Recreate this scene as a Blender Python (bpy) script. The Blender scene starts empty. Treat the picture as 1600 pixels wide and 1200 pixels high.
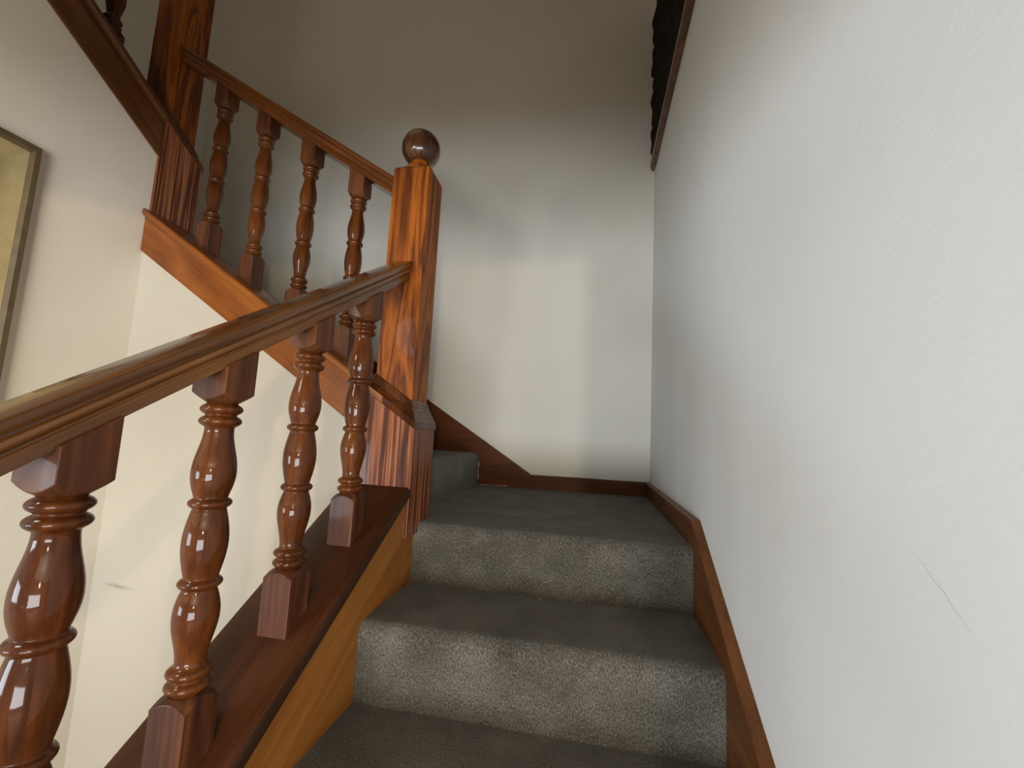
import bpy, bmesh, math, random
from mathutils import Vector, Matrix, noise
random.seed(7)
sc = bpy.context.scene
col = sc.collection

# ------------------------------------------------------------------ camera
cam_d = bpy.data.cameras.new('camera')
cam = bpy.data.objects.new('camera', cam_d); col.objects.link(cam)
cam_d.sensor_fit = 'HORIZONTAL'; cam_d.sensor_width = 36.0
cam_d.lens = 689.87 / 1600 * 36.0
cam_d.clip_start = 0.02
YAW, PITCH, ROLL = 0.1825, 0.1136, 0.0517
fw = Vector((-math.sin(YAW) * math.cos(PITCH), math.cos(YAW) * math.cos(PITCH), math.sin(PITCH)))
rt = Vector((math.cos(YAW), math.sin(YAW), 0)); up = rt.cross(fw)
R_ = math.cos(ROLL) * rt + math.sin(ROLL) * up
U_ = -math.sin(ROLL) * rt + math.cos(ROLL) * up
mw = Matrix((R_, U_, -fw)).transposed().to_4x4()
mw.translation = Vector((-0.3131, -2.4882, 0.2907))
cam.matrix_world = mw
sc.camera = cam

# ------------------------------------------------------------------ world, lights, exposure
wd = bpy.data.worlds.new('world'); sc.world = wd; wd.use_nodes = True
wd.node_tree.nodes['Background'].inputs[0].default_value = (0.80, 0.88, 1.0, 1)
wd.node_tree.nodes['Background'].inputs[1].default_value = 0.04
sc.view_settings.view_transform = 'Standard'
sc.view_settings.look = 'None'
sc.view_settings.gamma = 1.0
sc.view_settings.use_curve_mapping = False
sc.view_settings.exposure = 0.0

def aim(o, loc, target):
    o.location = loc
    o.rotation_euler = (Vector(target) - Vector(loc)).to_track_quat('-Z', 'Y').to_euler()

def area(name, loc, target, sx, sy, power, color):
    d = bpy.data.lights.new(name, 'AREA'); d.shape = 'RECTANGLE'; d.size = sx; d.size_y = sy
    d.energy = power; d.color = color
    o = bpy.data.objects.new(name, d); col.objects.link(o); aim(o, loc, target); return o

def bulb(name, loc, radius, power, color):
    d = bpy.data.lights.new(name, 'POINT'); d.shadow_soft_size = radius; d.energy = power; d.color = color
    o = bpy.data.objects.new(name, d); col.objects.link(o); o.location = loc; return o

# daylight from the hall window behind the camera, a warm hall lamp round the corner, a warm wall lamp by the picture
area('side_window_daylight', (-4.3, -5.5, -0.45), (0.0, -1.0, 0.45), 2.0, 1.0, 118, (0.78, 0.90, 1.0))
area('hall_window_daylight', (0.0, -5.7, -0.70), (-0.7, -1.0, 0.6), 3.4, 1.0, 222, (0.92, 0.97, 1.0))
bulb('hall_lamp_light', (0.205, -4.10, 0.30), 0.03, 74, (1.0, 0.84, 0.54))
bulb('wall_lamp_light', (-1.38, -2.38, 0.85), 0.12, 12.0, (1.0, 0.93, 0.82))
area('upper_fill_light', (-2.0, -1.6, 4.1), (-2.0, -1.0, 0.0), 2.0, 2.0, 4.5, (1.0, 0.76, 0.46))  # added dim warm fill for the stairwell, no fixture modelled

# ------------------------------------------------------------------ materials
def nt(name):
    m = bpy.data.materials.new(name); m.use_nodes = True
    n = m.node_tree.nodes; l = m.node_tree.links
    return m, n, l, n['Principled BSDF']

def ramp(n, stops):
    r = n.new('ShaderNodeValToRGB'); e = r.color_ramp.elements
    while len(e) < len(stops): e.new(0.5)
    for i, (p, c) in enumerate(stops):
        e[i].position = p; e[i].color = (*c, 1)
    return r

def srgb(r, g, b):
    f = lambda v: (v / 255 / 12.92) if v / 255 <= 0.04045 else ((v / 255 + 0.055) / 1.055) ** 2.4
    return (f(r), f(g), f(b))

def wood(name, dark, mid, light, rot=(0, 0, 0), rough=0.3, coat=0.5, stripe=1.0, fine=1.0, figure=0.5, bump=0.05, zs=0.12, dist=0.6, spec=0.25, crough=0.06):
    """varnished hardwood; the grain runs along local Z after the mapping rotation"""
    m, n, l, b = nt(name)
    tc = n.new('ShaderNodeTexCoord')
    oi = n.new('ShaderNodeObjectInfo')
    add = n.new('ShaderNodeVectorMath'); add.operation = 'MULTIPLY_ADD'
    cmb = n.new('ShaderNodeCombineXYZ')
    l.new(oi.outputs['Random'], cmb.inputs[0]); l.new(oi.outputs['Random'], cmb.inputs[1]); l.new(oi.outputs['Random'], cmb.inputs[2])
    add.inputs[1].default_value = (3.7, 5.1, 7.3)
    l.new(cmb.outputs[0], add.inputs[0]); l.new(tc.outputs['Object'], add.inputs[2])
    mr = n.new('ShaderNodeMapping'); mr.inputs['Rotation'].default_value = rot
    l.new(add.outputs[0], mr.inputs[0])
    ms = n.new('ShaderNodeMapping'); ms.inputs['Scale'].default_value = (1, 1, zs)
    l.new(mr.outputs[0], ms.inputs[0])
    # growth-ring figure
    n1 = n.new('ShaderNodeTexNoise'); n1.inputs['Scale'].default_value = 7.0 * stripe
    n1.inputs['Detail'].default_value = 3; n1.inputs['Distortion'].default_value = dist
    l.new(ms.outputs[0], n1.inputs['Vector'])
    mul = n.new('ShaderNodeMath'); mul.operation = 'MULTIPLY'; mul.inputs[1].default_value = 9
    l.new(n1.outputs['Fac'], mul.inputs[0])
    sn = n.new('ShaderNodeMath'); sn.operation = 'PINGPONG'; sn.inputs[1].default_value = 1.0
    l.new(mul.outputs[0], sn.inputs[0])
    # fine streaks
    m2 = n.new('ShaderNodeMapping'); m2.inputs['Scale'].default_value = (1, 1, 0.05)
    l.new(mr.outputs[0], m2.inputs[0])
    n2 = n.new('ShaderNodeTexNoise'); n2.inputs['Scale'].default_value = 150 * fine
    n2.inputs['Detail'].default_value = 4; l.new(m2.outputs[0], n2.inputs['Vector'])
    n3 = n.new('ShaderNodeTexNoise'); n3.inputs['Scale'].default_value = 22 * fine
    n3.inputs['Detail'].default_value = 3; l.new(ms.outputs[0], n3.inputs['Vector'])
    mixa = n.new('ShaderNodeMix'); mixa.data_type = 'FLOAT'; mixa.inputs[0].default_value = figure
    l.new(n3.outputs['Fac'], mixa.inputs[2]); l.new(sn.outputs[0], mixa.inputs[3])
    mixb = n.new('ShaderNodeMix'); mixb.data_type = 'FLOAT'; mixb.inputs[0].default_value = 0.4
    l.new(mixa.outputs[0], mixb.inputs[2]); l.new(n2.outputs['Fac'], mixb.inputs[3])
    rp = ramp(n, [(0.28, dark), (0.5, mid), (0.75, light)])
    l.new(mixb.outputs[0], rp.inputs[0]); l.new(rp.outputs[0], b.inputs['Base Color'])
    b.inputs['Roughness'].default_value = rough
    b.inputs['Coat Weight'].default_value = coat; b.inputs['Coat Roughness'].default_value = crough; b.inputs['Specular IOR Level'].default_value = spec
    bp = n.new('ShaderNodeBump'); bp.inputs['Strength'].default_value = bump; bp.inputs['Distance'].default_value = 0.002
    l.new(n2.outputs['Fac'], bp.inputs['Height']); l.new(bp.outputs[0], b.inputs['Normal'])
    return m

A1 = math.atan(0.5875); A2 = math.atan(0.65); A3 = math.atan(0.64)
RX1 = (math.pi / 2 - A1, 0, 0)            # brings the slope of the lower flight (along Y) onto Z
RX2 = (0, math.pi / 2 - A2, 0)            # slope along X
RX2 = (0, (math.pi / 2 - A2), 0)
DK, MD, LT = srgb(58, 27, 12), srgb(112, 58, 24), srgb(150, 84, 36)
W_bal = wood('varnished_baluster_wood', srgb(42, 19, 5), srgb(76, 37, 10), srgb(106, 58, 18), rough=0.5, coat=0.5, figure=0.4, spec=0.08)
W_post = wood('varnished_post_wood', srgb(76, 33, 4), srgb(126, 63, 8), srgb(156, 86, 16), rough=0.55, coat=0.04, figure=0.65, stripe=1.3, dist=1.2)
W_pl = wood('striped_plinth_wood', srgb(58, 26, 12), srgb(108, 54, 24), srgb(158, 100, 64), rough=0.42, coat=0.15, stripe=6.0, figure=0.75, zs=0.02, dist=0.15)
W_block = wood('satin_block_wood', srgb(50, 26, 14), srgb(84, 46, 24), srgb(112, 68, 38), rough=0.5, coat=0.08, figure=0.35)
W_rail1 = wood('varnished_rail_wood', srgb(54, 30, 12), srgb(92, 55, 23), srgb(126, 80, 36), rot=RX1, rough=0.25, coat=0.7, figure=0.3)
W_rail2 = wood('varnished_upper_rail_wood', srgb(54, 28, 11), srgb(92, 50, 20), srgb(120, 68, 28), rot=RX2, rough=0.28, coat=0.5, figure=0.3)
W_rail3 = wood('dark_upper_string_wood', srgb(50, 27, 11), srgb(86, 50, 22), srgb(112, 68, 32), rot=(A3 - math.pi / 2, 0, 0), rough=0.4, coat=0.3, figure=0.3)
W_cap1 = wood('varnished_cap_wood', srgb(34, 15, 4), srgb(56, 26, 8), srgb(80, 40, 13), rot=RX1, rough=0.48, coat=0.1, figure=0.35)
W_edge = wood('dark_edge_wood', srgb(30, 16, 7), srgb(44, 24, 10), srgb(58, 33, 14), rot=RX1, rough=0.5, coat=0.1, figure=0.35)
W_str1 = wood('matt_string_wood', srgb(110, 66, 24), srgb(136, 84, 32), srgb(154, 100, 44), rot=RX1, rough=0.6, coat=0.05, figure=0.25)
W_str2 = wood('satin_string_wood', srgb(98, 50, 16), srgb(128, 70, 24), srgb(150, 88, 34), rot=RX2, rough=0.38, coat=0.3, figure=0.35)
W_skirt = wood('skirting_wood', srgb(76, 42, 16), srgb(98, 58, 24), srgb(116, 72, 32), rot=(math.pi / 2, 0, 0), rough=0.5, coat=0.1, figure=0.25)
W_skirtx = wood('back_skirting_wood', srgb(72, 36, 14), srgb(94, 49, 20), srgb(110, 60, 26), rot=(0, math.pi / 2, 0), rough=0.5, coat=0.1, figure=0.25)
W_ball = wood('dark_finial_wood', srgb(40, 23, 12), srgb(70, 42, 22), srgb(96, 59, 31), rough=0.25, coat=0.6, figure=0.5, stripe=1.6)

def plaster(name, base, dirt, bump=0.25, marks=()):
    m, n, l, b = nt(name)
    tc = n.new('ShaderNodeTexCoord')
    n1 = n.new('ShaderNodeTexNoise'); n1.inputs['Scale'].default_value = 1.6; n1.inputs['Detail'].default_value = 4
    l.new(tc.outputs['Object'], n1.inputs['Vector'])
    rp = ramp(n, [(0.35, dirt), (0.62, base)])
    l.new(n1.outputs['Fac'], rp.inputs[0]); last = rp.outputs[0]
    nd = n.new('ShaderNodeTexNoise'); nd.inputs['Scale'].default_value = 14; nd.inputs['Detail'].default_value = 4
    l.new(tc.outputs['Object'], nd.inputs['Vector'])
    for loc, rot, scl, c, amt in marks:                 # scuffs and hairline cracks in the paint
        va = n.new('ShaderNodeVectorMath'); va.operation = 'MULTIPLY_ADD'; va.inputs[1].default_value = (0.02, 0.02, 0.02)
        l.new(nd.outputs['Color'], va.inputs[0]); l.new(tc.outputs['Object'], va.inputs[2])
        mk = n.new('ShaderNodeMapping'); mk.vector_type = 'TEXTURE'
        mk.inputs['Location'].default_value = Vector(loc) + Vector((0.01, 0.01, 0.01)); mk.inputs['Rotation'].default_value = rot; mk.inputs['Scale'].default_value = scl
        l.new(va.outputs[0], mk.inputs[0])
        gr = n.new('ShaderNodeTexGradient'); gr.gradient_type = 'SPHERICAL'; l.new(mk.outputs[0], gr.inputs[0])
        mm = n.new('ShaderNodeMath'); mm.operation = 'MULTIPLY'; mm.inputs[1].default_value = amt; mm.use_clamp = True
        l.new(gr.outputs['Fac'], mm.inputs[0])
        mx = n.new('ShaderNodeMix'); mx.data_type = 'RGBA'; l.new(mm.outputs[0], mx.inputs[0]); l.new(last, mx.inputs[6])
        mx.inputs[7].default_value = (*c, 1); last = mx.outputs[2]
    l.new(last, b.inputs['Base Color'])
    b.inputs['Roughness'].default_value = 0.62
    mp = n.new('ShaderNodeMapping'); mp.inputs['Scale'].default_value = (1, 0.6, 1.25)
    l.new(tc.outputs['Object'], mp.inputs[0])
    n2 = n.new('ShaderNodeTexNoise'); n2.inputs['Scale'].default_value = 75; n2.inputs['Detail'].default_value = 6
    n2.inputs['Roughness'].default_value = 0.65
    l.new(mp.outputs[0], n2.inputs['Vector'])
    n3 = n.new('ShaderNodeTexNoise'); n3.inputs['Scale'].default_value = 5; n3.inputs['Detail'].default_value = 2
    l.new(tc.outputs['Object'], n3.inputs['Vector'])
    ad = n.new('ShaderNodeMath'); ad.operation = 'MULTIPLY_ADD'; ad.inputs[1].default_value = 3.0
    l.new(n3.outputs['Fac'], ad.inputs[0]); l.new(n2.outputs['Fac'], ad.inputs[2])
    bp = n.new('ShaderNodeBump'); bp.inputs['Strength'].default_value = bump; bp.inputs['Distance'].default_value = 0.004
    l.new(ad.outputs[0], bp.inputs['Height']); l.new(bp.outputs[0], b.inputs['Normal'])
    return m

P_right = plaster('rough_painted_plaster', srgb(236, 238, 238), srgb(230, 232, 232), 0.15, [((0, -2.014, 0.170), (math.radians(35), 0, 0), (0.1, 0.05, 0.0010), srgb(160, 158, 156), 0.6)])
P_back = plaster('painted_plaster', srgb(230, 227, 218), srgb(224, 220, 210), 0.12)
P_left = plaster('cream_painted_plaster', srgb(222, 215, 200), srgb(216, 208, 192), 0.10)
P_center = plaster('dimmed_cream_plaster', srgb(190, 183, 168), srgb(184, 176, 161), 0.10, [((-1.85, -1.2, -0.278), (0, 0, 0), (0.075, 0.1, 0.010), srgb(140, 132, 118), 0.8)])  # the left wall's cream, darkened to offset strong light falling here

def carpet(name):
    m, n, l, b = nt(name)
    tc = n.new('ShaderNodeTexCoord')
    n1 = n.new('ShaderNodeTexNoise'); n1.inputs['Scale'].default_value = 420; n1.inputs['Detail'].default_value = 3
    n1.inputs['Roughness'].default_value = 0.7
    mp = n.new('ShaderNodeMapping'); mp.inputs['Scale'].default_value = (1.0, 0.45, 0.45)
    l.new(tc.outputs['Object'], mp.inputs[0]); l.new(mp.outputs[0], n1.inputs['Vector'])
    n2 = n.new('ShaderNodeTexNoise'); n2.inputs['Scale'].default_value = 8; n2.inputs['Detail'].default_value = 6
    l.new(tc.outputs['Object'], n2.inputs['Vector'])
    mx = n.new('ShaderNodeMix'); mx.data_type = 'FLOAT'; mx.inputs[0].default_value = 0.25
    l.new(n1.outputs['Fac'], mx.inputs[2]); l.new(n2.outputs['Fac'], mx.inputs[3])
    rp = ramp(n, [(0.36, srgb(38, 34, 26)), (0.5, srgb(74, 69, 60)), (0.64, srgb(116, 111, 104))])
    l.new(mx.outputs[0], rp.inputs[0]); l.new(rp.outputs[0], b.inputs['Base Color'])
    b.inputs['Roughness'].default_value = 0.95
    b.inputs['Specular IOR Level'].default_value = 0.1
    b.inputs['Sheen Weight'].default_value = 0.15; b.inputs['Sheen Roughness'].default_value = 0.6
    bp = n.new('ShaderNodeBump'); bp.inputs['Strength'].default_value = 0.7; bp.inputs['Distance'].default_value = 0.002
    l.new(n1.outputs['Fac'], bp.inputs['Height']); l.new(bp.outputs[0], b.inputs['Normal'])
    return m
CARPET = carpet('grey_loop_carpet')

def plain(name, c, rough=0.7, spec=0.3, metal=0.0, nscale=40, var=0.12):
    m, n, l, b = nt(name)
    tc = n.new('ShaderNodeTexCoord'); nz = n.new('ShaderNodeTexNoise'); nz.inputs['Scale'].default_value = nscale
    nz.inputs['Detail'].default_value = 4; l.new(tc.outputs['Object'], nz.inputs['Vector'])
    rp = ramp(n, [(0.3, tuple(x * (1 - var) for x in c)), (0.7, tuple(min(1, x * (1 + var)) for x in c))])
    l.new(nz.outputs['Fac'], rp.inputs[0]); l.new(rp.outputs[0], b.inputs['Base Color'])
    b.inputs['Roughness'].default_value = rough; b.inputs['Specular IOR Level'].default_value = spec
    b.inputs['Metallic'].default_value = metal
    return m
M_fabric = plain('dark_hanging_fabric', srgb(38, 32, 24), 0.95, 0.1, nscale=120, var=0.5)
M_filler = plain('cracked_white_filler', srgb(205, 196, 176), 0.9, 0.1)
M_gilt = plain('gilt_frame', srgb(164, 146, 104), 0.45, 0.5, metal=0.1, nscale=25, var=0.07)
M_giltdk = plain('dark_frame_edge', srgb(88, 72, 46), 0.5, 0.4, nscale=30, var=0.2)
M_canvas = plain('pale_canvas', srgb(196, 178, 136), 0.6, 0.3, nscale=6, var=0.15)
M_ceil = plain('ceiling_paint', srgb(214, 208, 196), 0.8, 0.2)
M_hallfloor = plain('hall_floor_boards', srgb(120, 84, 52), 0.5, 0.4)
M_lint = plain('white_lint', srgb(230, 228, 220), 0.9, 0.1)

# ------------------------------------------------------------------ mesh helpers
def link(name, me, mat, parent=None, smooth=False):
    o = bpy.data.objects.new(name, me); col.objects.link(o)
    if mat: me.materials.append(mat)
    if smooth:
        for p in me.polygons: p.use_smooth = True
    if parent: o.parent = parent
    return o

def mesh(name, V, F):
    me = bpy.data.meshes.new(name); me.from_pydata([tuple(v) for v in V], [], F)
    bm = bmesh.new(); bm.from_mesh(me); bmesh.ops.recalc_face_normals(bm, faces=bm.faces); bm.to_mesh(me); bm.free()
    me.update(); return me

def extrude(P, D):
    """polygon P (list of points) swept by vector D"""
    n = len(P); D = Vector(D)
    V = [Vector(p) for p in P] + [Vector(p) + D for p in P]
    F = [list(range(n)), list(range(2 * n - 1, n - 1, -1))]
    F += [[i, (i + 1) % n, n + (i + 1) % n, n + i] for i in range(n)]
    return V, F

def boxv(x0, x1, y0, y1, z0, z1):
    return extrude([(x0, y0, z0), (x1, y0, z0), (x1, y1, z0), (x0, y1, z0)], (0, 0, z1 - z0))

def bev(o, w=0.003, s=2, ang=35):
    b = o.modifiers.new('bevel', 'BEVEL'); b.width = w; b.segments = s; b.limit_method = 'ANGLE'; b.angle_limit = math.radians(ang)
    return o

def empty(name, loc=(0, 0, 0), rz=0):
    o = bpy.data.objects.new(name, None); col.objects.link(o); o.location = loc; o.rotation_euler = (0, 0, rz)
    o.empty_display_size = 0.1; return o

def tag(o, label, cat, group=None):
    o['label'] = label; o['category'] = cat
    if group: o['group'] = group
    return o

def struct(o, label, cat):
    o['kind'] = 'structure'; return tag(o, label, cat)

# ------------------------------------------------------------------ dimensions
RISE, G1, G2 = 0.18, 0.3063, 0.277
M1, M2, M3 = 0.5875, 0.655, 0.64
L = 1.133                 # landing edge
XS = -0.852               # inner face of the lower string
NX, NY = -0.930, -1.130   # first newel centre
N2X, N2Y = -2.032, -1.110
ZC1 = lambda y: 0.070 + M1 * (y + 1.3)         # top of the lower string capping
ZR1 = lambda y: 0.771 + M1 * (y + 1.3)         # top of the lower handrail
ZC2 = lambda x: 0.685 + M2 * (-1.4 - x)        # top of the second string capping
ZR2 = lambda x: 1.405 + 0.645 * (-1.4 - x)     # top of the second handrail
ZC3 = lambda y: 1.497 + M3 * (-1.277 - y)      # top of the third string
BOT = -1.44

# ------------------------------------------------------------------ the setting
def wall(name, poly, d, mat, label):
    return struct(link(name, mesh(name, *extrude(poly, d)), mat), label, 'wall')

wall('wall_back', [(-3.1, 0, BOT), (0.12, 0, BOT), (0.12, 0, 4.2), (-3.1, 0, 4.2)], (0, 0.12, 0), P_back,
     'pale painted plaster wall straight ahead behind the landing')
wall('wall_right', [(0, 0, BOT), (0, -2.62, BOT), (0, -2.62, 4.2), (0, 0, 4.2)], (0.12, 0, 0), P_right,
     'rough light grey plaster wall on the right of the lower flight')
wy0, wy1 = -1.195, -2.65
zb3 = lambda y: 1.272 + M3 * (-1.203 - y)
wall('wall_left', [(-1.955, -1.15, BOT), (-1.955, wy1, BOT), (-1.955, wy1, 2.20), (-1.955, -1.192, 1.30), (-1.955, -1.192, 0.95), (-1.955, -1.15, 0.92)],
     (-0.10, 0, 0), P_left, 'cream plaster wall under the highest flight, at the left')
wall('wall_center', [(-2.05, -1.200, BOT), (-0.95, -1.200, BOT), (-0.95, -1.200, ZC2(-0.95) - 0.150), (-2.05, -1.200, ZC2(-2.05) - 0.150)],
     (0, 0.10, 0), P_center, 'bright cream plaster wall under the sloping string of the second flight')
wall('wall_outer', [(-3.1, 0.12, BOT), (-3.1, -2.66, BOT), (-3.1, -2.66, 4.2), (-3.1, 0.12, 4.2)], (-0.1, 0, 0), P_back,
     'plaster wall beside the highest flight, mostly hidden')
wall('wall_light_block', [(-3.1, -2.60, BOT), (-1.96, -2.60, BOT), (-1.96, -2.60, 2.1), (-3.1, -2.60, 2.1)], (0, 0.06, 0), P_left,  # added out of view to stop window light leaking under the flight
     'unseen light-blocking panel added under the highest flight')
struct(link('ceiling', mesh('ceiling', *boxv(-3.2, 0.12, -5.9, 0.12, 4.2, 4.3)), M_ceil), 'dim white ceiling high above the stairwell', 'ceiling')
# lower hall behind the camera: its ceiling edge cuts off the light that climbs the stairwell
struct(link('ceiling_hall', mesh('ceiling_hall', *boxv(-4.6, 2.6, -5.9, -2.66, 0.66, 0.86)), M_ceil), 'hall ceiling behind and above the viewpoint', 'ceiling')
struct(link('floor_hall', mesh('floor_hall', *boxv(-4.6, 2.6, -5.9, 0.0, BOT - 0.1, BOT)), M_hallfloor), 'hall floor at the foot of the stairs', 'floor')

def nosed(pts_back_top, edge, drop, r=0.034, seg=8):
    """profile of a carpeted step: flat top, rounded nosing, riser (local a = run, b = height)"""
    a, b = edge
    P = [pts_back_top]
    for i in range(seg + 1):
        t = i / seg * math.pi / 2
        P.append((a + r - r * math.sin(t) if False else a - r + r * math.sin(t), b - r + r * math.cos(t)))
    P.append((a, b - drop)); P.append((pts_back_top[0], b - drop))
    return P

# landing slab (carpeted), rounded towards the lower flight
prof = nosed((0.0, 0.0), (L, 0.0), RISE)
V, F = extrude([(-0.015, -a, b) for a, b in prof], (-(0.94 - 0.015 + 0.1), 0, 0))
fl = link('floor', mesh('floor', V, F), CARPET)
struct(fl, 'grey carpeted quarter landing at the turn of the stairs', 'floor')
for p in fl.data.polygons: p.use_smooth = len(p.vertices) == 4 and abs(p.normal.x) < 0.5
bevel_angle = math.radians(40)
def auto(o):
    for p in o.data.polygons: p.use_smooth = True
    o.data.set_sharp_from_angle(angle=bevel_angle)
auto(fl)
f2 = link('floor_upper', mesh('floor_upper', *boxv(-3.1, N2X, N2Y, 0, 0.74, 0.90)), CARPET)
struct(f2, 'carpeted upper landing hidden behind the dark newel', 'floor')

# skirtings
sk = [(0, 0, 0.072), (0, -1.116, 0.072)]
ye = -2.62
def bead_pts(pts, h): return pts
bm_pts = [(0, 0.0, 0.072), (0, -1.116, 0.072), (0, ye, 0.072 - M1 * (-1.116 - ye)), (0, ye, 0.072 - M1 * (-1.116 - ye) - 0.36), (0, -1.14, -0.26), (0, 0.0, -0.02)]
b1 = link('baseboard_right', mesh('baseboard_right', *extrude(bm_pts, (-0.022, 0, 0))), W_skirt)
struct(bev(b1, 0.003), 'brown wooden skirting climbing the right wall beside the carpet', 'baseboard')
bm2 = [(0, 0.0, 0.0745), (0, -1.118, 0.0745), (0, ye, 0.0745 - M1 * (-1.118 - ye)), (0, ye, 0.0645 - M1 * (-1.113 - ye)), (0, -1.113, 0.0645), (0, 0, 0.0645)]
bd = link('top_bead', mesh('top_bead', *extrude([(p[0], p[1], p[2]) for p in bm2], (-0.026, 0, 0))), W_skirt, b1); bev(bd, 0.002)
bb = [(-0.022, 0, 0.073), (-0.635, 0, 0.073), (-2.0, 0, 0.073 + 0.6225 * 1.365), (-3.1, 0, 0.073 + 0.6225 * 1.365), (-3.1, 0, 0.80), (-2.0, 0, 0.62), (-0.9, 0, -0.04), (-0.022, 0, -0.04)]
b2 = link('baseboard_back', mesh('baseboard_back', *extrude(bb, (0, -0.020, 0))), W_skirtx)
struct(bev(b2, 0.003), 'reddish brown wooden skirting along the back wall, rising to the left', 'baseboard')
# chipped filler where carpet and skirting part
V, F = [], []
def ragged(path, w0, w1):
    base = len(V)
    for i, p in enumerate(path):
        w = random.uniform(w0, w1); q = Vector(p)
        V.extend([q, q + Vector((0, -0.004, w))])
    for i in range(len(path) - 1):
        k = base + 2 * i; F.append([k, k + 2, k + 3, k + 1])
ragged([(-0.925 + 0.0085 * i, -0.0215, 0.001) for i in range(20)], 0.002, 0.007)
k0 = len(V)
for i in range(10):
    z = 0.03 + i * 0.011; w = random.uniform(0.002, 0.008)
    V.extend([Vector((-0.938, -0.0215, z)), Vector((-0.938 + w, -0.0235, z))])
for i in range(9):
    k = k0 + 2 * i; F.append([k, k + 2, k + 3, k + 1])
link('filler', mesh('filler', V, F), M_filler, b2)
V, F = [], []
ragged([(-0.60 + 0.018 * i, -0.004, 0.073) for i in range(33)], 0.0005, 0.0035)
link('filler', mesh('filler', V, F), M_filler, b2)

# ------------------------------------------------------------------ stair flights
def stair(name, label, steps):
    root = empty(name, steps[0][2]); tag(root, label, 'stairs', 'carpeted stair flights')
    for V, F, _ in steps:
        o = link('step', mesh('step', [v - root.location for v in map(Vector, V)], F), CARPET, root); auto(o)
    return root
steps = []
for k in range(1, 8):
    prof = nosed((L + (k - 1) * G1 - 0.0, -k * RISE), (L + k * G1, -k * RISE), RISE)
    V, F = extrude([(-0.015, -a, b) for a, b in prof], (XS + 0.010, 0, 0))
    steps.append((V, F, Vector((-0.43, -L, -RISE))))
low = stair('stair_flight', 'lower flight of grey carpeted stairs between the balusters and the right wall', steps)
steps = []
for k in range(0, 4):
    z = (k + 1) * RISE
    prof = nosed((-(0.94 + (k + 1) * G2), z), (-(0.94 + k * G2), z), RISE)     # run grows towards +X
    V, F = extrude([(a, -0.018, b) for a, b in prof], (0, -1.05, 0))
    steps.append((V, F, Vector((-0.94, -0.55, 0))))
mid = stair('stair_flight', 'second flight of grey carpeted stairs rising left along the back wall', steps)

# ------------------------------------------------------------------ swept members
def sweep(prof, p0, p1, lat):
    p0, p1, lat = Vector(p0), Vector(p1), Vector(lat)
    P = [p0 + lat * a + Vector((0, 0, b)) for a, b in prof]
    return extrude(P, p1 - p0)

half = [(0.0275, 0), (0.0300, -0.0015), (0.031, -0.004), (0.031, -0.014), (0.0295, -0.017), (0.0240, -0.019), (0.0240, -0.023), (0.0285, -0.025),
        (0.0300, -0.029), (0.0295, -0.034), (0.0270, -0.037), (0.0235, -0.040), (0.0235, -0.043), (0.0260, -0.044), (0.0260, -0.063)]
RAILP = [(a, b) for a, b in half] + [(-a, b) for a, b in reversed(half)]
caph = [(0.088, 0), (0.092, -0.003), (0.0935, -0.008), (0.0935, -0.022), (0.090, -0.026), (0.082, -0.030), (0.081, -0.036)]
CAPP = [(a, b) for a, b in caph] + [(-a, b) for a, b in reversed(caph)]

def part(name, VF, mat, root, smooth=True):
    loc = root.location if root else Vector((0, 0, 0))
    o = link(name, mesh(name, [Vector(v) - loc for v in VF[0]], VF[1]), mat, root)
    if smooth: auto(o)
    return o

# ---- baluster prototype pieces
def block(h0, h1, hw, m, axis, up, drop=1.0):
    """square block; one end cut to the slope m, the other turned down to a round shoulder"""
    V, F = [], []
    N = 8; per = []
    for s in range(4):
        for i in range(N):
            t = -1 + 2 * i / N
            per.append([(t, -1), (1, t), (-t, 1), (-1, -t)][s])
    n = len(per)
    for x, y in per:                                    # sloped end
        x, y = x * hw, y * hw
        V.append((x, y, h0 + m * (y if axis == 'y' else -x)))
    for x, y in per:                                    # shoulder end
        d = (math.hypot(x * hw, y * hw) - hw) * drop
        V.append((x * hw, y * hw, h1 - d if up else h1 + d))
    for x, y in per:
        k = 0.76 / math.hypot(x, y)
        V.append((x * k * hw, y * k * hw, h1 + (0.004 if up else -0.004)))
    F.append(list(range(n)))
    for r_ in (0, n):
        F += [[r_ + i, r_ + (i + 1) % n, r_ + n + (i + 1) % n, r_ + n + i] for i in range(n)]
    F.append(list(range(2 * n, 3 * n)))
    return V, F

def lathe(pr, seg=28):
    V, F = [], []
    for r_, z in pr:
        for i in range(seg):
            t = 2 * math.pi * i / seg; V.append((r_ * math.cos(t), r_ * math.sin(t), z))
    for j in range(len(pr) - 1):
        for i in range(seg):
            F.append([j * seg + i, j * seg + (i + 1) % seg, (j + 1) * seg + (i + 1) % seg, (j + 1) * seg + i])
    F.append(list(range(seg))); F.append(list(range((len(pr) - 1) * seg, len(pr) * seg)))
    return V, F

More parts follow.
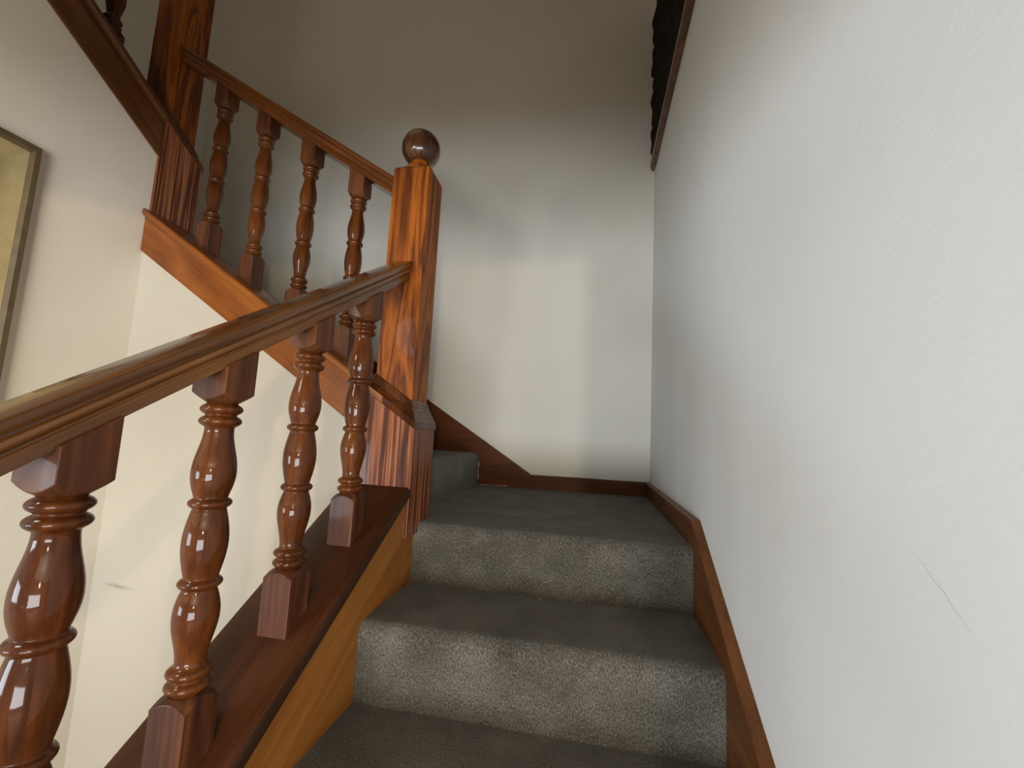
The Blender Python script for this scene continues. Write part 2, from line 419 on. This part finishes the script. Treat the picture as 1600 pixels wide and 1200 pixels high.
def ring(z, R=0.0278, h=0.0088, r0=0.0205, n=8):
    return [(r0 + (R - r0) * math.sin(math.pi * i / n) ** 0.75, z - h + 2 * h * i / n) for i in range(n + 1)]
def seg_s(z0, r0, z1, r1, n=8):
    return [(r0 + (r1 - r0) * (0.5 - 0.5 * math.cos(math.pi * i / n)), z0 + (z1 - z0) * i / n) for i in range(n + 1)]
def arc_s(z0, r0, z1, r1, n=6):      # from an edge up to a bulge
    return [(r0 + (r1 - r0) * math.sin(math.pi / 2 * i / n), z0 + (z1 - z0) * i / n) for i in range(n + 1)]
def shaft_profile():
    lo = [(0.019, 0.100)]
    lo += ring(0.1195) + ring(0.1395)
    lo += seg_s(0.151, 0.0188, 0.224, 0.0287) + list(reversed([(r_, z) for r_, z in arc_s(0.264, 0.0215, 0.226, 0.0287)]))
    lo += ring(0.2735, h=0.0080, r0=0.0215)
    mdl = 0.3365
    lo += arc_s(0.283, 0.0215, mdl, 0.0290)
    hi = [(r_, 2 * mdl - z) for r_, z in reversed(lo)][1:]
    return lo + hi
SHAFT = mesh('baluster', *lathe(shaft_profile())); SHAFT.materials.append(W_bal)
for p in SHAFT.polygons: p.use_smooth = True
def block_set(m, axis, top, HB, ms=1.0):
    lo = mesh('block', *block(-0.004, 0.104, HB, m * ms, axis, True)); hi = mesh('block', *block(top + 0.004, 0.569, HB, m * ms, axis, False))
    for me in (lo, hi):
        me.materials.append(W_block)
    return lo, hi
def baluster(root, x, y, z, blocks, zs=1.0, xs=1.0):
    o = bpy.data.objects.new('baluster', SHAFT); col.objects.link(o); o.parent = root
    o.location = Vector((x, y, z)) - root.location; o.scale = (xs, xs, zs)
    for me in blocks:
        b = bpy.data.objects.new('block', me); col.objects.link(b); b.parent = o
        bb_ = b.modifiers.new('bevel', 'BEVEL'); bb_.width = 0.0012; bb_.segments = 2; bb_.limit_method = 'ANGLE'; bb_.angle_limit = math.radians(50)
    return o

# ---- lower balustrade
bal1 = empty('balustrade', (NX, -1.225, ZC1(-1.225)))
tag(bal1, 'nearest glossy wooden balustrade climbing from the left edge to the ball-topped newel', 'balustrade', 'wooden balustrades')
y0, y1 = -1.195, -2.60
part('handrail', sweep(RAILP, (NX, y0, ZR1(y0)), (NX, y1, ZR1(y1)), (1, 0, 0)), W_rail1, bal1)
CAP1 = [(a, b) for a, b in caph] + [(-a - 0.018, b) for a, b in reversed(caph)]
part('base_rail', sweep(CAP1, (NX - 0.006, -1.20, ZC1(-1.20)), (NX - 0.006, -2.9, ZC1(-2.9)), (1, 0, 0)), W_cap1, bal1)
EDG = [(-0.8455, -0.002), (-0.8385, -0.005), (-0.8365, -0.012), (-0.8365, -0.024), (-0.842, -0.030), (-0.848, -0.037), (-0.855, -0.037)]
part('edge_strip', sweep([(a, b) for a, b in EDG], (0, -1.222, ZC1(-1.222)), (0, -2.9, ZC1(-2.9)), (1, 0, 0)), W_edge, bal1)  # darker strip along the right edge of the base rail
BL1 = block_set(M1, 'y', 0.638, 0.0282, 1.14)
for y in (-1.402, -1.619, -1.838, -2.052, -2.266):
    baluster(bal1, NX, y, ZC1(y), BL1, 1.0, 1.14)
# string board of the lower flight
st = [(XS, -1.10, ZC1(-1.10) - 0.034), (XS, -2.9, ZC1(-2.9) - 0.034), (XS, -2.9, ZC1(-2.9) - 0.42), (XS, -1.10, ZC1(-1.10) - 0.42)]
o = part('stringer', extrude(st, (-0.155, 0, 0)), W_str1, low, False)

# ---- second balustrade (rises left along the back wall)
bal2 = empty('balustrade', (-1.02, NY, ZC2(-1.02)))
tag(bal2, 'second wooden balustrade rising left from the ball-topped newel to the dark newel', 'balustrade', 'wooden balustrades')
part('handrail', sweep(RAILP, (-0.985, NY, ZR2(-0.985)), (-1.99, NY, ZR2(-1.99)), (0, 1, 0)), W_rail2, bal2)
part('base_rail', sweep(CAPP, (-0.95, NY, ZC2(-0.95)), (-1.953, NY, ZC2(-1.953)), (0, 1, 0)), W_str2, bal2)
BL2 = block_set(0.65, 'x', 0.648, 0.0290)
for x in (-1.150, -1.352, -1.553, -1.752):
    baluster(bal2, x, NY, ZC2(x), BL2, 1.01)
s2 = [(-0.98, -1.212, ZC2(-0.98) - 0.034), (-1.953, -1.212, ZC2(-1.953) - 0.034), (-1.953, -1.212, ZC2(-1.953) - 0.158), (-0.98, -1.212, ZC2(-0.98) - 0.158)]
o = part('stringer', extrude(s2, (0, 0.16, 0)), W_str2, mid, False); bev(o, 0.003)

# ---- third balustrade (comes back towards the viewer, mostly above the picture)
bal3 = empty('balustrade', (N2X, -1.23, ZC3(-1.23)))
tag(bal3, 'dark wooden balustrade of the highest flight cut off at the top left corner', 'balustrade', 'wooden balustrades')
z3 = lambda y: ZC3(y) - 0.012
part('base_rail', sweep(CAPP, (N2X + 0.006, -1.20, z3(-1.20)), (N2X + 0.006, -2.64, z3(-2.64)), (1, 0, 0)), W_rail3, bal3)
part('handrail', sweep(RAILP, (N2X, -1.19, z3(-1.19) + 0.71), (N2X, -2.64, z3(-2.64) + 0.71), (1, 0, 0)), W_rail3, bal3)
BL3 = block_set(-M3, 'y', 0.642, 0.0282)
for y in (-1.36, -1.57, -1.78):
    baluster(bal3, N2X, y, z3(y), BL3, 1.01)
s3 = [(-1.947, -1.20, z3(-1.20) - 0.034), (-1.947, -2.64, z3(-2.64) - 0.034), (-1.947, -2.64, z3(-2.64) - 0.170), (-1.947, -1.20, z3(-1.20) - 0.170)]
part('stringer', extrude(s3, (-0.16, 0, 0)), W_rail3, bal3, False)

# ---- newel posts
def square_loft(levels, shear, n=1):
    """levels: (half size, z, sheared?)"""
    V, F = [], []
    for h, z, s in levels:
        for x, y in ((-1, -1), (1, -1), (1, 1), (-1, 1)):
            V.append((x * h, y * h, z + (shear(x * h, y * h) if s else 0)))
    m = len(levels)
    for j in range(m - 1):
        for i in range(4):
            F.append([4 * j + i, 4 * j + (i + 1) % 4, 4 * (j + 1) + (i + 1) % 4, 4 * (j + 1) + i])
    F.append([0, 1, 2, 3]); F.append([4 * m - 4 + i for i in range(4)])
    return V, F
def newel(name, label, loc, shear, zcap, ztop, foot):
    root = empty(name, loc); tag(root, label, 'newel post', 'newel posts')
    q = lambda nm, vf, mat, w=0.002: bev(link(nm, mesh(nm, *vf), mat, root), w)
    q('plinth', square_loft([(0.089, foot, False), (0.089, zcap - 0.022, True)], shear), W_pl, 0.001)
    q('plinth_cap', square_loft([(0.092, zcap - 0.026, True), (0.092, zcap - 0.003, True), (0.089, zcap, True), (0.0765, zcap + 0.019, True)], shear), W_bal, 0.001)
    q('base_moulding', square_loft([(0.0765, zcap + 0.016, True), (0.0765, zcap + 0.023, True), (0.0725, zcap + 0.025, True), (0.0725, zcap + 0.031, True),
                                    (0.069, zcap + 0.033, True), (0.069, zcap + 0.038, True), (0.0640, zcap + 0.044, True)], shear), W_bal, 0.0012)
    q('post', square_loft([(0.0635, zcap + 0.02, True), (0.0635, ztop, False), (0.036, ztop + 0.022, False)], shear), W_post, 0.003)
    co = link('collar', mesh('collar', *lathe([(0.030, ztop + 0.004), (0.047, ztop + 0.012), (0.050, ztop + 0.019), (0.048, ztop + 0.026), (0.036, ztop + 0.034), (0.034, ztop + 0.05)], 40)), W_post, root); auto(co)
    R = 0.0665; zc = ztop + 0.038 + R
    pr = [(R * math.sin(math.pi * i / 24) if 0 < i < 24 else 0.0005, zc - R * math.cos(math.pi * i / 24)) for i in range(25)]
    auto(link('ball_finial', mesh('ball_finial', *lathe(pr, 48)), W_ball, root))
    return root
n1 = newel('newel_post', 'square orange-brown newel post topped with a dark wooden ball', (NX, NY, 0),
           lambda x, y: -M2 * x, ZC2(NX), 1.160, -0.03)
n2 = newel('newel_post', 'tall dark newel post at the top left where the second balustrade ends', (N2X, N2Y, 0),
           lambda x, y: -M3 * y, ZC3(N2Y), 2.26, 0.86)

# ------------------------------------------------------------------ picture frame on the left wall
pf = empty('picture_frame', (-1.955, -1.85, 0.30))
tag(pf, 'gilt brown picture frame on the cream wall, cut off by the left edge', 'picture')
ya, yb, za, zb = -1.542, -2.17, 0.16, 1.054
OUT = [(0, 0), (0, 0.026), (0.008, 0.034), (0.018, 0.034), (0.026, 0.026), (0.026, 0)]     # (inward, proud)
INN = [(0.026, 0), (0.026, 0.024), (0.050, 0.018), (0.078, 0.016), (0.090, 0.020), (0.100, 0.014), (0.106, 0.006), (0.106, 0)]
def frame_side(c0, c1, i0, i1, prof):
    """mitred bar from corner c0 to c1, inward directions i0, i1 (y,z)"""
    P0 = [Vector((-1.955 + d, c0[0] + i0[0] * w, c0[1] + i0[1] * w)) for w, d in prof]
    P1 = [Vector((-1.955 + d, c1[0] + i1[0] * w, c1[1] + i1[1] * w)) for w, d in prof]
    n = len(prof); V = P0 + P1
    F = [list(range(n)), list(range(n, 2 * n))] + [[i, (i + 1) % n, n + (i + 1) % n, n + i] for i in range(n)]
    return V, F
cs = [(ya, za), (ya, zb), (yb, zb), (yb, za)]
ins = [(-1, 1), (-1, -1), (1, -1), (1, 1)]
for i in range(4):
    part('frame_side', frame_side(cs[i], cs[(i + 1) % 4], ins[i], ins[(i + 1) % 4], OUT), M_giltdk, pf)
    part('frame_slip', frame_side(cs[i], cs[(i + 1) % 4], ins[i], ins[(i + 1) % 4], INN), M_gilt, pf)
part('canvas', boxv(-1.955, -1.949, yb + 0.1, ya - 0.1, za + 0.1, zb - 0.1), M_canvas, pf, False)

# ------------------------------------------------------------------ dark hanging high on the right wall
wh = empty('wall_hanging', (0, -0.9, 1.84)); tag(wh, 'dark fabric hanging with a thin brown wooden rail high on the right wall', 'wall hanging')
V, F = [], []
ny, nz = 60, 28
def fx(j, k): 
    y = -0.035 - 1.6 * j / ny
    return -0.016 - 0.012 * (0.5 + 0.5 * math.sin(j * 0.9 + 0.3 * math.sin(k * 0.8))) + (0.006 * math.sin(k * 2.1) + 0.004 * math.sin(k * 0.9 + 1)) * (0 if k == 0 else 1)
for s in (0, 1):
    for k in range(nz + 1):
        for j in range(ny + 1):
            z = 1.85 + 0.95 * k / nz
            y = -0.03 - 1.6 * j / ny - (0.012 * math.sin(k * 0.6) + 0.010 * math.sin(k * 1.3) if j == 0 else 0)
            V.append((fx(j, k) if s == 0 else -0.006, y, z))
n_ = (ny + 1) * (nz + 1)
for s in (0, 1):
    for k in range(nz):
        for j in range(ny):
            a = s * n_ + k * (ny + 1) + j
            F.append([a, a + 1, a + ny + 2, a + ny + 1])
rim = [k * (ny + 1) for k in range(nz + 1)] + [nz * (ny + 1) + j for j in range(1, ny + 1)] + [k * (ny + 1) + ny for k in range(nz - 1, -1, -1)] + [j for j in range(ny - 1, 0, -1)]
for i in range(len(rim)):
    a, b = rim[i], rim[(i + 1) % len(rim)]; F.append([a, b, b + n_, a + n_])
part('fabric', (V, F), M_fabric, wh)
part('rail_tip', ([(-0.002, -0.05, 1.836), (-0.030, -0.05, 1.836), (-0.032, -0.05, 1.852), (-0.026, -0.05, 1.872), (-0.002, -0.05, 1.872), (-0.004, -0.008, 1.838), (-0.016, -0.008, 1.838), (-0.017, -0.008, 1.842), (-0.014, -0.008, 1.848), (-0.004, -0.008, 1.848)],
      [[0, 1, 2, 3, 4], [5, 6, 7, 8, 9]] + [[i, (i + 1) % 5, 5 + (i + 1) % 5, 5 + i] for i in range(5)]), W_rail1, wh, False)
part('bottom_rail', extrude([(-0.002, -0.05, 1.836), (-0.030, -0.05, 1.836), (-0.032, -0.05, 1.852), (-0.026, -0.05, 1.872), (-0.002, -0.05, 1.872)], (0, -1.59, 0)), W_rail1, wh)

# ------------------------------------------------------------------ small things
V, F = lathe([(0.0005, 0), (0.0016, 0.0005), (0.0019, 0.0014), (0.0010, 0.0024), (0.0004, 0.0028)], 8)
li = link('lint_speck', mesh('lint_speck', V, F), M_lint); li.location = (-0.445, -L - 0.012, -RISE + 0.0005)
tag(li, 'tiny white speck of lint on the carpeted tread below the landing', 'lint')
